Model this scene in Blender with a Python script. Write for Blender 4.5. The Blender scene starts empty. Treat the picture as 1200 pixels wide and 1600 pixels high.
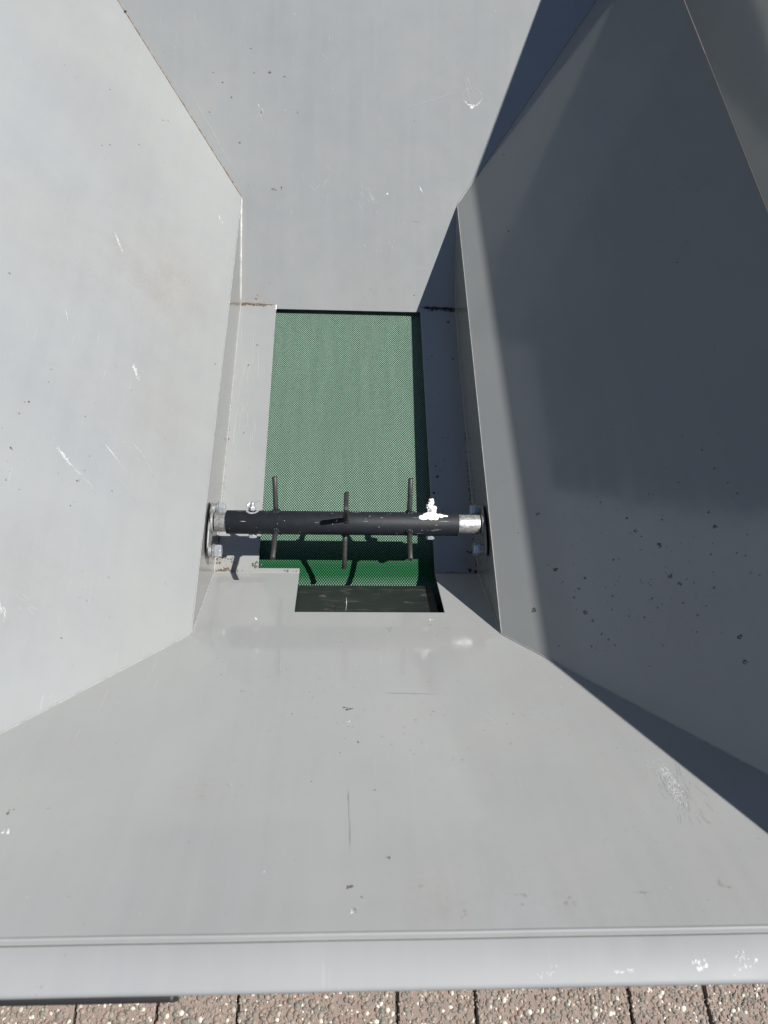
import bpy, bmesh, math, random
from mathutils import Vector, Matrix
from math import radians, sin, cos, tan, pi
random.seed(7)
sc = bpy.context.scene
C = sc.collection

# ---------------------------------------------------------------- camera
cam_d = bpy.data.cameras.new('camera'); cam = bpy.data.objects.new('camera', cam_d); C.objects.link(cam)
FWD = Vector((0.053, 0.5101, -0.8585)); RGT = Vector((0.9985, -0.0179, 0.0510)); UPV = Vector((-0.0107, 0.8599, 0.5103))
Mx = Matrix((RGT, UPV, -FWD)).transposed().to_4x4()
Mx.translation = Vector((-0.0109, -0.6758, 1.2319))
cam.matrix_world = Mx
cam_d.sensor_fit = 'HORIZONTAL'; cam_d.sensor_width = 36.0; cam_d.lens = 36.0*1260.78/1200.0
cam_d.clip_start = 0.02; cam_d.clip_end = 500
cam_d.dof.use_dof = True; cam_d.dof.focus_distance = 1.34; cam_d.dof.aperture_fstop = 9.0
sc.camera = cam

# ---------------------------------------------------------------- light
SUN = Vector((0.67, -0.12, 1.0)).normalized()
EL = math.asin(SUN.z); AZ = math.atan2(SUN.x, SUN.y)
w = bpy.data.worlds.new('World'); sc.world = w; w.use_nodes = True
nt = w.node_tree; bg = nt.nodes['Background']
sky = nt.nodes.new('ShaderNodeTexSky'); sky.sky_type = 'NISHITA'; sky.sun_disc = False
sky.sun_elevation = EL; sky.sun_rotation = AZ; sky.air_density = 1.0; sky.dust_density = 0.1; sky.ozone_density = 5.0
nt.links.new(sky.outputs[0], bg.inputs[0]); bg.inputs[1].default_value = 0.05
sd = bpy.data.lights.new('sun', 'SUN'); so = bpy.data.objects.new('sun', sd); C.objects.link(so)
sd.energy = 5.0; sd.angle = radians(0.53); sd.color = (1.0, 0.965, 0.91)
so.rotation_euler = SUN.to_track_quat('Z', 'Y').to_euler(); so.location = (3, -0.5, 5)
sc.view_settings.view_transform = 'Standard'; sc.view_settings.look = 'None'
sc.view_settings.exposure = 0.72; sc.view_settings.gamma = 1.0
sc.render.resolution_x = 768; sc.render.resolution_y = 1024
sc.cycles.max_bounces = 8; sc.cycles.diffuse_bounces = 4; sc.cycles.glossy_bounces = 4

# ---------------------------------------------------------------- helpers
def obj(name, bm, mat, parent=None, label=None, cat=None, group=None, kind=None, smooth=False):
    me = bpy.data.meshes.new(name)
    if smooth:
        for f in bm.faces: f.smooth = True
    bm.normal_update(); bm.to_mesh(me); bm.free()
    for m in (mat if isinstance(mat, (list, tuple)) else [mat]): me.materials.append(m)
    o = bpy.data.objects.new(name, me); C.objects.link(o)
    if parent: o.parent = parent
    tag(o, label, cat, group, kind)
    return o
def tag(o, label=None, cat=None, group=None, kind=None):
    if label: o['label'] = label
    if cat: o['category'] = cat
    if group: o['group'] = group
    if kind: o['kind'] = kind
def empty(name, loc=(0,0,0), **k):
    o = bpy.data.objects.new(name, None); o.empty_display_size = .02; o.location = loc; C.objects.link(o); tag(o, **k); return o
def bevel_mod(o, wd, seg=2, ang=30):
    m = o.modifiers.new('bevel', 'BEVEL'); m.width = wd; m.segments = seg; m.limit_method = 'ANGLE'; m.angle_limit = radians(ang); m.harden_normals = False
def plate(pts, n, th, bm=None):
    """solid sheet: polygon pts (upper face), thickness th away from n"""
    bm = bm or bmesh.new(); n = Vector(n).normalized()
    a = [bm.verts.new(Vector(p)) for p in pts]; b = [bm.verts.new(Vector(p) - n*th) for p in pts]
    f = bm.faces.new(a); f.normal_update()
    bm.faces.new(list(reversed(b)))
    k = len(pts)
    for i in range(k): bm.faces.new((a[(i+1)%k], a[i], b[i], b[(i+1)%k]))
    bmesh.ops.recalc_face_normals(bm, faces=bm.faces)
    return bm
def box(bm, c, s, rot=None):
    r = bmesh.ops.create_cube(bm, size=1.0)
    M = Matrix.Translation(Vector(c)) @ (rot or Matrix.Identity(4)) @ Matrix.Diagonal((s[0], s[1], s[2], 1))
    bmesh.ops.transform(bm, matrix=M, verts=r['verts']); return bm
def frame_of(axis):
    z = Vector(axis).normalized(); x = z.orthogonal().normalized() if abs(z.x) > .99 or abs(z.x) < .01 else Vector((1,0,0)).cross(z).normalized()
    return x, z.cross(x), z
def tube(bm, p0, p1, prof, seg=32, cap=True, ph=0.0):
    """prof: list of (t along p0..p1 in metres, radius)"""
    p0 = Vector(p0); x, y, z = frame_of(Vector(p1) - p0); rings = []
    for t, r in prof:
        rings.append([bm.verts.new(p0 + z*t + (x*cos(2*pi*i/seg+ph) + y*sin(2*pi*i/seg+ph))*r) for i in range(seg)])
    for a, b in zip(rings, rings[1:]):
        for i in range(seg): bm.faces.new((a[i], a[(i+1)%seg], b[(i+1)%seg], b[i]))
    if cap: bm.faces.new(list(reversed(rings[0]))); bm.faces.new(rings[-1])
    return bm
def wobble_bead(bm, p0, p1, r, jit=.3, step=.007, seg=6):
    """weld bead / sealed seam: an uneven rope along p0..p1"""
    p0 = Vector(p0); p1 = Vector(p1); L = (p1-p0).length; k = max(3, int(L/step)); x, y, z = frame_of(p1-p0); rings = []
    for i in range(k+1):
        c = p0 + z*(L*i/k) + x*random.uniform(-1,1)*r*jit*.5 + y*random.uniform(-1,1)*r*jit*.5
        rr = r*(1+random.uniform(-jit, jit))*(0.35 if i in (0,k) else 1)
        rings.append([bm.verts.new(c + (x*cos(2*pi*j/seg)+y*sin(2*pi*j/seg))*rr) for j in range(seg)])
    for a, b in zip(rings, rings[1:]):
        for j in range(seg): bm.faces.new((a[j], a[(j+1)%seg], b[(j+1)%seg], b[j]))
    return bm
def blob(bm, c, n, r, h, seg=9, jag=.35):
    """flattened irregular lump on a surface"""
    n = Vector(n).normalized(); x = n.orthogonal().normalized(); y = n.cross(x); c = Vector(c)
    rad = [r*(1+random.uniform(-jag, jag)) for _ in range(seg)]
    a = [bm.verts.new(c + (x*cos(2*pi*i/seg)+y*sin(2*pi*i/seg))*rad[i]) for i in range(seg)]
    b = [bm.verts.new(c + n*h*random.uniform(.6,1) + (x*cos(2*pi*i/seg)+y*sin(2*pi*i/seg))*rad[i]*.6) for i in range(seg)]
    t = bm.verts.new(c + n*h)
    for i in range(seg):
        j = (i+1)%seg; bm.faces.new((a[i], a[j], b[j], b[i])); bm.faces.new((b[i], b[j], t))
def sliver(bm, p0, p1, n, wd, h=.00025):
    p0 = Vector(p0); p1 = Vector(p1); n = Vector(n).normalized(); s = n.cross((p1-p0).normalized())*wd*.5; q = []
    K = 5
    bend = s*random.uniform(-2, 2)
    L = []; 
    for i in range(K+1):
        t = i/K; wv = max(.08, sin(pi*min(max(t,.04),.96)))*random.uniform(.5,1.2); c = p0.lerp(p1, t) + bend*sin(pi*t) + n*h
        L.append((bm.verts.new(c - s*wv), bm.verts.new(c + s*wv)))
    for a, b in zip(L, L[1:]): bm.faces.new((a[0], b[0], b[1], a[1]))

# ---------------------------------------------------------------- materials
class NT:
    def __init__(s, name):
        s.m = bpy.data.materials.new(name); s.m.use_nodes = True; s.t = s.m.node_tree; s.b = s.t.nodes['Principled BSDF']
    def n(s, ty, **k):
        x = s.t.nodes.new(ty)
        for a, v in k.items():
            if a in x.inputs.keys() if isinstance(a, str) else False: x.inputs[a].default_value = v
            else: setattr(x, a, v)
        return x
    def l(s, a, b): s.t.links.new(a, b)
    def noise(s, scale, detail=4, rough=.55, vec=None, dist=0):
        x = s.n('ShaderNodeTexNoise'); x.inputs['Scale'].default_value = scale; x.inputs['Detail'].default_value = detail; x.inputs['Roughness'].default_value = rough; x.inputs['Distortion'].default_value = dist
        if vec is not None: s.l(vec, x.inputs['Vector'])
        return x.outputs['Fac']
    def ramp(s, fac, stops):
        x = s.n('ShaderNodeValToRGB'); e = x.color_ramp.elements
        while len(e) < len(stops): e.new(.5)
        for i, (p, c) in enumerate(stops): e[i].position = p; e[i].color = (c, c, c, 1) if isinstance(c, (int, float)) else (*c, 1)
        s.l(fac, x.inputs[0]); return x.outputs[0]
    def mix(s, f, a, b):
        x = s.n('ShaderNodeMix'); x.data_type = 'RGBA'
        for v, sk in ((f, x.inputs[0]), (a, x.inputs[6]), (b, x.inputs[7])):
            if isinstance(v, (int, float)): sk.default_value = v
            elif isinstance(v, tuple): sk.default_value = (*v, 1)
            else: s.l(v, sk)
        return x.outputs[2]
    def math(s, op, a, b=None):
        x = s.n('ShaderNodeMath'); x.operation = op
        for i, v in enumerate((a, b)):
            if v is None: continue
            if isinstance(v, (int, float)): x.inputs[i].default_value = v
            else: s.l(v, x.inputs[i])
        return x.outputs[0]
    def bump(s, h, strength, dist, prev=None):
        x = s.n('ShaderNodeBump'); x.inputs['Strength'].default_value = strength; x.inputs['Distance'].default_value = dist; s.l(h, x.inputs['Height'])
        if prev is not None: s.l(prev, x.inputs['Normal'])
        return x.outputs[0]
    def vec(s, scale=(1,1,1), rot=(0,0,0)):
        tc = s.n('ShaderNodeTexCoord'); mp = s.n('ShaderNodeMapping'); mp.inputs['Scale'].default_value = scale; mp.inputs['Rotation'].default_value = rot
        s.l(tc.outputs['Object'], mp.inputs[0]); return mp.outputs[0]
    def set(s, **k):
        for a, v in k.items():
            sk = s.b.inputs[a.replace('_', ' ')]
            if isinstance(v, (int, float)): sk.default_value = v
            elif isinstance(v, tuple): sk.default_value = (*v, 1)
            else: s.l(v, sk)
        return s.m

def paint(name, base, stains=(), streak_rot=(0,0,0), rough=.1, dust_glint=.3):
    """grey machine enamel: fine orange peel, faint dusting, tiny specks, directional hairline scratches"""
    N = NT(name); v = N.vec()
    big = N.noise(3.0, 5, .6, v); mid = N.noise(22, 4, .6, v); fine = N.noise(420, 2, .5, v)
    col = N.mix(N.ramp(big, [(.35, 0.0), (.7, 1.0)]), tuple(c*k for c, k in zip(base, (.925,.93,.945))), tuple(c*k for c, k in zip(base, (1.05,1.045,1.03))))
    # thin dust film in drifts
    film = N.math('MULTIPLY', N.ramp(mid, [(.38, 0.0), (.85, 1.0)]), dust_glint*.5)
    col = N.mix(film, col, (.30, .28, .25))
    # shaped brown smears
    tc = N.n('ShaderNodeTexCoord').outputs['Object']
    for (x, y, z, r, a) in stains:
        d = N.n('ShaderNodeVectorMath'); d.operation = 'DISTANCE'; N.l(tc, d.inputs[0]); d.inputs[1].default_value = (x, y, z)
        m = N.ramp(N.math('ADD', d.outputs['Value'], N.math('MULTIPLY', N.math('SUBTRACT', mid, .5), r*1.3)), [(0.0, 1.0), (r, 0.0)])
        g = N.ramp(N.noise(160, 3, .7, v), [(.35, .25), (.65, 1.0)])
        col = N.mix(N.math('MULTIPLY', N.math('MULTIPLY', m, g), a*.6), col, (.19, .15, .115))
    # faint slide marks running down the sheet
    sv = N.vec((55, 3, 3), streak_rot); st = N.noise(1.0, 4, .6, sv)
    col = N.mix(N.math('MULTIPLY', N.ramp(st, [(.35, 0.0), (.75, 1.0)]), .30), col, tuple(min(1, c*1.10) for c in base))
    # pin specks of dirt
    vo = N.n('ShaderNodeTexVoronoi'); vo.inputs['Scale'].default_value = 95; vo.inputs['Randomness'].default_value = 1; N.l(v, vo.inputs['Vector'])
    sp = N.ramp(vo.outputs['Distance'], [(.035, 1.0), (.085, 0.0)])
    sel = N.ramp(N.noise(14, 3, .6, v), [(.52, 0.0), (.62, 1.0)])
    col = N.mix(N.math('MULTIPLY', N.math('MULTIPLY', sp, sel), .6), col, (.12, .10, .085))
    # hairlines
    hv = N.vec((900, 14, 14), streak_rot); hair = N.noise(1.0, 2, .5, hv)
    hs = N.math('MULTIPLY', N.ramp(hair, [(.70, 0.0), (.76, 1.0)]), N.ramp(N.noise(5, 3, .6, v), [(.45, 0.0), (.65, .5)]))
    col = N.mix(hs, col, tuple(min(1, c*1.45) for c in base))
    rg = N.math('ADD', rough, N.math('MULTIPLY', N.math('ADD', film, N.math('ADD', hs, N.math('MULTIPLY', N.ramp(st, [(.4, 0.0), (.8, 1.0)]), .18))), .5))
    b1 = N.bump(N.noise(4.5, 2, .5, v), .12, .008)
    b2 = N.bump(N.noise(330, 2, .5, v), .06, .0004, b1)
    b3 = N.bump(N.math('SUBTRACT', 1.0, hair), .05, .0003, b2)
    return N.set(Base_Color=col, Roughness=rg, Normal=b3, Specular_IOR_Level=.75)

GREY = (.222, .232, .232)
def flat(name, col, rough=.5, metal=0.0, var=.25, scale=60, bump=.2, bd=.0006, col2=None):
    N = NT(name); v = N.vec(); a = N.noise(scale, 5, .65, v)
    c2 = col2 or tuple(c*(1-var) for c in col)
    c = N.mix(N.ramp(a, [(.35, 0.0), (.68, 1.0)]), tuple(min(1, x*(1+var*.4)) for x in col), c2)
    return N.set(Base_Color=c, Roughness=rough, Metallic=metal, Normal=N.bump(N.noise(scale*4, 3, .6, v), bump, bd))
M = {}
M['panel_left'] = paint('panel_paint_left', GREY, ((-.314,.423,.2,.13,.55), (-.459,.372,.32,.16,.35), (-.342,.334,.22,.12,.3), (-.33,.12,.21,.16,.28), (-.41,-.22,.29,.14,.28)), (0, 0, radians(35)))
M['panel_right'] = paint('panel_paint_right', GREY, ((.44,-.30,.31,.14,.3),), (0,0,radians(-20)), rough=.055, dust_glint=.1)
M['panel_back'] = paint('panel_paint_back', (.208,.218,.219), ((-.2,.565,0,.05,.4),(.05,.57,.01,.1,.25)), (0,0,radians(6)))
M['panel_front'] = paint('panel_paint_front', (.276,.284,.283), ((-.15,-.49,.35,.05,.3),(.2,-.61,.45,.1,.22),(.09,-.6,.44,.1,.22),(.34,-.6,.43,.08,.22)), (0,0,radians(84)), rough=.04)
M['panel_floor'] = paint('panel_paint_floor', GREY, ((-.205,-.06,0,.035,.8),(-.2,.553,0,.03,.8),(-.16,-.055,0,.02,.6)), (0,0,radians(3)), dust_glint=.45)
M['panel_skirt'] = paint('panel_paint_skirt', (.20,.203,.198), ((-.224,.55,.02,.06,.6),(-.224,-.06,.03,.07,.7),(.2255,.55,.02,.05,.6)), (0,radians(90),0), dust_glint=.2)
M['panel_board'] = paint('panel_paint_board', GREY, (), (0,0,0), rough=.09, dust_glint=.1)
M['panel_lip'] = paint('panel_paint_lip', (.236,.243,.246), (), (0,0,0), rough=.52, dust_glint=.1)
M['panel_lip'].node_tree.nodes['Principled BSDF'].inputs['Specular IOR Level'].default_value = .3
M['seam'] = flat('seam_sealed_paint', (.27,.275,.27), .3, var=.2, scale=120)
M['rustseam'] = flat('seam_rusty', (.22,.20,.18), .6, var=.3, scale=140, col2=(.12,.065,.035))
M['black_paint'] = flat('roller_black_enamel', (.0045,.0070,.0105), .6, var=.35, scale=90, bump=.25, col2=(.010,.012,.015))
M['black_paint'].node_tree.nodes['Principled BSDF'].inputs['Specular IOR Level'].default_value = .3
M['tine'] = flat('tine_black_worn', (.012,.0135,.016), .5, var=.3, scale=200, col2=(.032,.030,.028), bump=.4)
M['zinc'] = flat('zinc_plated_steel', (.50,.51,.50), .4, metal=.7, var=.3, scale=260, bump=.5, col2=(.20,.195,.18))
M['nut'] = flat('bright_zinc_nut', (.48,.51,.54), .32, metal=.6, var=.2, scale=150)
M['cast'] = flat('weathered_zinc_casting', (.22,.225,.225), .5, metal=.4, var=.35, scale=180, bump=.6)
M['rubber'] = flat('black_rubber', (.008,.008,.009), .6)
M['splat'] = flat('white_lime_splash', (.86,.86,.84), .8, var=.05, scale=200, bump=.5)
M['mud'] = flat('dried_mud', (.085,.076,.066), .85, var=.4, scale=300, bump=.5)
M['rust'] = flat('rust_brown', (.105,.070,.047), .85, var=.4, scale=300, bump=.5)
M['stain'] = flat('thin_dust_stain', (.185,.175,.16), .7, var=.15, scale=260, bump=.2, col2=(.215,.215,.21))
M['pale'] = flat('scuffed_paint', (.36,.368,.37), .45, var=.08, scale=400, bump=.08)
M['white'] = flat('bared_primer_scuff', (.55,.56,.56), .4, var=.1, scale=500, bump=.12)
M['black'] = flat('black_grease', (.006,.005,.005), .5, bump=.6, bd=.002)
M['dark_steel'] = flat('conveyor_frame_dark', (.012,.014,.014), .6)

def belt_mat():
    N = NT('green_belt'); v = N.vec(); g = N.n('ShaderNodeNewGeometry')
    at = N.n('ShaderNodeAttribute'); at.attribute_name = 'top'; du = N.n('ShaderNodeAttribute'); du.attribute_name = 'dust_glint'
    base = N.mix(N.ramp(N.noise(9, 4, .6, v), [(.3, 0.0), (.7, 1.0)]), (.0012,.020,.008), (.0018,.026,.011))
    glint_tone = N.mix(N.ramp(N.noise(1.0, 4, .6, N.vec((60,4,4))), [(.3, 0.0), (.7, 1.0)]), (.190,.285,.228), (.240,.340,.280))  # pale dot tops: sun and sky glints put into the colour
    glint_tone = N.mix(du.outputs['Fac'], (.008,.105,.033), glint_tone)
    col = N.mix(at.outputs['Fac'], base, glint_tone)
    return N.set(Base_Color=col, Roughness=.6, Specular_IOR_Level=.15)
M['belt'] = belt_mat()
def plate_mat():
    N = NT('scraper_rubber'); v = N.vec((1,1,1), (0,0,radians(-12))); v2 = N.vec((14,60,30), (0,0,radians(10)))
    a = N.noise(1.0, 6, .7, v2, 1.5); col = N.mix(N.ramp(a, [(.56, 0.0), (.70, 1.0)]), (.011,.015,.0135), (.085,.072,.058))
    return N.set(Base_Color=col, Roughness=N.ramp(a, [(.4,.35),(.7,.8)]), Normal=N.bump(a, .4, .002))
M['plate'] = plate_mat()
def paver_mat():
    N = NT('exposed_aggregate_paver'); v = N.vec()
    a = N.noise(60, 6, .7, v); b = N.noise(500, 3, .6, v)
    col = N.mix(N.ramp(a, [(.3, 0.0), (.7, 1.0)]), (.17,.12,.095), (.26,.20,.165))
    col = N.mix(N.math('MULTIPLY', b, .5), col, (.19,.17,.155))
    return N.set(Base_Color=col, Roughness=.9, Normal=N.bump(b, .8, .002, N.bump(a, .6, .004)))
M['paver'] = paver_mat()
def pebble_mat():
    N = NT('aggregate_pebbles'); g = N.n('ShaderNodeNewGeometry'); v = N.vec()
    c = N.ramp(g.outputs['Random Per Island'], [(0, (0.085,0.085,0.072)), (.2, (0.163,0.137,0.111)), (.36, (0.221,0.150,0.117)), (.54, (0.111,0.111,0.098)), (.70, (0.247,0.215,0.176)), (.86, (0.169,0.117,0.091)), (.96, (0.546,0.520,0.442))])
    c = N.mix(N.math('MULTIPLY', N.noise(300, 3, .6, v), .3), c, (.17,.145,.125))
    return N.set(Base_Color=c, Roughness=.7, Normal=N.bump(N.noise(700, 3, .6, v), .4, .001))
M['pebble'] = pebble_mat()
M['joint'] = flat('joint_sand', (.06,.05,.04), .95, var=.4, scale=200, bump=1, bd=.002)
M['earth'] = flat('ground_sub_base', (.10,.08,.07), .95, var=.3, scale=30, bump=1, bd=.004)
M['straw'] = flat('dry_straw', (.20,.10,.045), .7, var=.3, scale=200)
M['leaf'] = flat('dry_leaf_crumb', (.10,.08,.055), .8, var=.3, scale=300)

# ================================================================ setting: paving
GZ = -.35
bm = bmesh.new(); box(bm, (0, 0, GZ-.06), (60, 60, .05)); gr = obj('ground', bm, M['earth'], kind='structure')
U = .1325
pave = empty('pavement', (0, 0, GZ), kind='structure', label='reddish exposed aggregate block paving below the front rim of the hopper')
bm = bmesh.new(); box(bm, (0, 0, GZ-.0175), (4.4, 4.4, .021)); jb = obj('joint_sand', bm, M['joint'], pave, kind='stuff'); jb.matrix_parent_inverse = Matrix.Translation((0,0,-GZ))
pav_meshes = {}
def paver_mesh(a, b):
    if (a, b) in pav_meshes: return pav_meshes[(a, b)]
    bm = bmesh.new(); w2, d2 = a*U/2-.0021, b*U/2-.0021
    bot = [bm.verts.new((sx*w2, sy*d2, -.012)) for sx, sy in ((-1,-1),(1,-1),(1,1),(-1,1))]
    md = [bm.verts.new((sx*w2, sy*d2, -.005)) for sx, sy in ((-1,-1),(1,-1),(1,1),(-1,1))]
    tp = [bm.verts.new((sx*(w2-.003), sy*(d2-.003), 0)) for sx, sy in ((-1,-1),(1,-1),(1,1),(-1,1))]
    for A, B in ((bot, md), (md, tp)):
        for i in range(4): j = (i+1)%4; bm.faces.new((A[i], A[j], B[j], B[i]))
    bm.faces.new(tp); me = bpy.data.meshes.new('paver'); bm.to_mesh(me); bm.free(); me.materials.append(M['paver']); pav_meshes[(a, b)] = me; return me
RECTS = []
def paver(x0, y0, a, b):
    if x0 < 1.0 and x0+a*U > -1.0: RECTS.append((x0, y0, x0+a*U, y0+b*U))
    o = bpy.data.objects.new('paver', paver_mesh(a, b)); C.objects.link(o); o.parent = pave
    o.location = (x0+a*U/2, y0+b*U/2, random.uniform(-.0004, .0004)); o.rotation_euler = (random.uniform(-.0008,.0008), random.uniform(-.0008,.0008), random.uniform(-.004,.004))
# columns of the row seen under the rim: 1,1,2,1,2,1 units wide
npv = 0
for row in range(-3, 4):
    y0 = -.804 + row*2*U; x = -.4394 - 8*U + (row % 2)*3*U; k = 0
    seq = [1, 2, 1, 2, 1, 1, 2, 1, 2, 1, 1, 2, 1]
    seq = [2,1,2,1,2, 1,1,2,1,2, 1,2,1]
    for a in seq:
        if a == 1: paver(x, y0, 1, 2); npv += 1
        else: paver(x, y0, 2, 1); paver(x, y0+U, 2, 1); npv += 2
        x += a*U
# pebbles, dense near the rim
bm = bmesh.new()
def pebble(bm, x, y, r):
    z0 = GZ + random.uniform(-.0010, .0006); a = random.uniform(0, pi); e = random.uniform(.6, 1); ca, sa = cos(a), sin(a)
    k = 7; rg = []
    for (q, h) in ((1.0, 0), (.72, .42*r)):
        rg.append([bm.verts.new((x + (r*q*cos(2*pi*i/k)*ca - r*q*e*sin(2*pi*i/k)*sa)*random.uniform(.85,1.1), y + (r*q*cos(2*pi*i/k)*sa + r*q*e*sin(2*pi*i/k)*ca)*random.uniform(.85,1.1), z0+h)) for i in range(k)])
    t = bm.verts.new((x, y, z0 + .58*r))
    for i in range(k): j = (i+1)%k; bm.faces.new((rg[0][i], rg[0][j], rg[1][j], rg[1][i])); bm.faces.new((rg[1][i], rg[1][j], t))
for (px0, py0, px1, py1) in RECTS:
    if py1 < -1.0 or py0 > -.45: continue
    dense = 1.0 if (py1 > -.83 and py0 < -.60) else .4
    for i in range(int((px1-px0)*(py1-py0)*50000*dense)):
        r = random.choice((.0012, .0015, .0018, .0022, .0026, .0032, .0040, .0052))*random.uniform(.8, 1.15)
        pebble(bm, random.uniform(px0+.0005+r*.8, px1-.0005-r*.8), random.uniform(py0+.0005+r*.8, py1-.0005-r*.8), r)
pb = obj('aggregate', bm, M['pebble'], pave, kind='stuff', smooth=True); pb.matrix_parent_inverse = Matrix.Translation((0,0,-GZ))

bm = bmesh.new(); p = [(-.372,-.716),(-.352,-.720),(-.335,-.7225),(-.318,-.7235)]
for a, b in zip(p, p[1:]): tube(bm, (*a, GZ+.006), (*b, GZ+.006), [(0, .0014), ((Vector(b)-Vector(a)).length, .0012)], 6)
obj('straw', bm, M['straw'], label='rusty brown bit of dry straw on the paving, lower left corner', cat='straw')

# ================================================================ hopper
TH = .004
YB, YF = .5562, -.0651; WL, WR = -.224, .2255; S = .15; XN, YN = -.0805, -.1771
TB_, TF_ = radians(31.9), radians(39.25)
def zb(y): return (y-YB)*tan(TB_)
def zf(y): return (YF-y)*tan(TF_)
NBK = Vector((0, -sin(TB_), cos(TB_))); NFR = Vector((0, sin(TF_), cos(TF_)))
TBL, TBR, TFL, TFR = Vector((WL,.7432,.1164)), Vector((WR,.7399,.1144)), Vector((WL,-.2313,.1358)), Vector((WR,-.2301,.1348))
NL = Vector((.642,.0152,.7665)).normalized(); NR = Vector((-.6376,.0162,.7702)).normalized()
RIMZ = .4665
def edge_to(P, n1, n2, z):
    dr = n1.cross(n2); t = (z-P.z)/dr.z; return P + dr*t
EFL, EFR = edge_to(TFL, NFR, NL, RIMZ), edge_to(TFR, NFR, NR, RIMZ)
EBL, EBR = edge_to(TBL, NBK, NL, .440), edge_to(TBR, NBK, NR, .438)
hop = empty('hopper', (0, 0, 0), label='open grey painted steel feed hopper with four sloping sides above the green belt', cat='hopper')
def part(name, bm, mat, bev=.0012, **k):
    o = obj(name, bm, mat, hop, **k)
    if bev: bevel_mod(o, bev)
    return o
G = .0006
# back panel (goes a little below floor level at the slot)
yb0 = YB - .010
bp = part('back_panel', plate([(WL, YB, 0), (-S, YB, 0), (-S, yb0+.002, zb(yb0+.002)), (S, yb0+.002, zb(yb0+.002)), (S, YB, 0), (WR, YB, 0), TBR, EBR, EBL, TBL], NBK, TH), M['panel_back'], 0)
fl = part('side_panel', plate([TFL, TBL, EBL, EFL], NL, TH), M['panel_left'], 0, label='sunlit left side panel with rust specks and scuffs')
fr = part('side_panel', plate([TBR, TFR, EFR, EBR], NR, TH), M['panel_right'], 0, label='right side panel in shade with mud spots')
fp = part('front_panel', plate([(XN, YF, 0), (XN, YN, zf(YN)), (S, YN, zf(YN)), (S, YF, 0), (WR, YF, 0), TFR, EFR, EFL, TFL, (WL, YF, 0)], NFR, TH), M['panel_front'], 0, label='front sloping panel with a notch cut over the scraper plate')
part('floor_flange', plate([(WL, YF, 0), (XN, YF, 0), (XN, YF+.0085, 0), (-S, YF+.0085, 0), (-S, YB, 0), (WL, YB, 0)], (0,0,1), TH), M['panel_floor'], .0008, label='sunlit floor flange left of the belt')
part('floor_flange', plate([(S, YF, 0), (WR, YF, 0), (WR, YB, 0), (S, YB, 0)], (0,0,1), TH), M['panel_floor'], .0008, label='shaded floor flange right of the belt')
part('skirt', plate([(WL, YF, 0), (WL, YB, 0), TBL, TFL], (1,0,0), TH), M['panel_skirt'], 0, label='narrow upright strip at the foot of the left side panel')
part('skirt', plate([(WR, YB, 0), (WR, YF, 0), TFR, TBR], (-1,0,0), TH), M['panel_skirt'], 0, label='narrow upright strip at the foot of the right side panel')
# extension boards along the sides
for nm, a, b, sg, lb in (('L', EFL, EBL, -1, 'upright board on the left rim'), ('R', EFR, EBR, 1, 'upright board on the right rim, in shade')):
    bm = bmesh.new(); T = Vector((0, 0, 1)); f0 = a + Vector((0, .002, 0)); b0 = b
    top = .692
    pts = [f0 + Vector((sg*.001,0,.0)), b0 + Vector((sg*.001,0,0)), Vector((b0.x+sg*.001, b0.y, top)), Vector((f0.x+sg*.001, f0.y, top))]
    plate(pts, (-sg, 0, 0), .004, bm)
    part('side_board', bm, M['panel_board'], .001, label=lb)
# front rim: rolled bead, groove, flat lip with turned-down outer edge
bm = bmesh.new(); prof = []
y0 = EFL.y; z0 = RIMZ
for i in range(11):
    a = radians(-35) + radians(215)*i/10; prof.append((y0 + .0016 + .0018*cos(a), z0 - .0012 + .0018*sin(a)))
prof += [(y0-.0004, z0-.0065), (y0-.0030, z0-.0065), (y0-.0032, z0-.0004), (y0-.0042, z0+.0006), (y0-.036, z0+.0012)]
for i in range(1, 8):
    a = i*pi/2/7; prof.append((y0-.036-.0045*sin(a), z0+.0012-.0045*(1-cos(a))))
prof.append((y0-.0405, z0-.030))
x0, x1 = EFL.x-.01, EFR.x+.01; rows = []
for k in range(60):
    x = x0 + (x1-x0)*k/59; wv = .00015*sin(k*.7); rows.append([bm.verts.new((x, y+wv*.6, z+wv*.3)) for y, z in prof])
for a, b in zip(rows, rows[1:]):
    for i in range(len(prof)-1): bm.faces.new((a[i], a[i+1], b[i+1], b[i]))
bmesh.ops.recalc_face_normals(bm, faces=bm.faces)
for f in bm.faces: f.smooth = True
ro = part('front_rim', bm, M['panel_lip'], 0, label='bright folded lip along the front edge')
sm = ro.modifiers.new('thick', 'SOLIDIFY'); sm.thickness = .002; sm.offset = -1
# lower board along the back rim
yk = max(EBL.y, EBR.y)
bm = bmesh.new(); plate([(EBR.x-.002, yk+.001, .432), (EBR.x-.002, yk+.001, .625), (EBL.x+.002, yk+.001, .625), (EBL.x+.002, yk+.001, .432)], (0,-1,0), .004, bm)
part('back_board', bm, M['panel_board'], .001, label='upright board on the back rim beyond the sloping back panel')
# back rim lip
yk = max(EBL.y, EBR.y)
bm = bmesh.new(); box(bm, (0, yk+.026, .4395), (EBR.x-EBL.x+.02, .04, .004)); part('back_rim', bm, M['panel_board'], .001)
# black beam below the lip at the left
bm = bmesh.new(); box(bm, (-.161-.26, -.640, .335), (.52, .084, .03)); part('support_beam', bm, M['rubber'], .003, label='black beam end below the front lip at the left')
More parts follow.
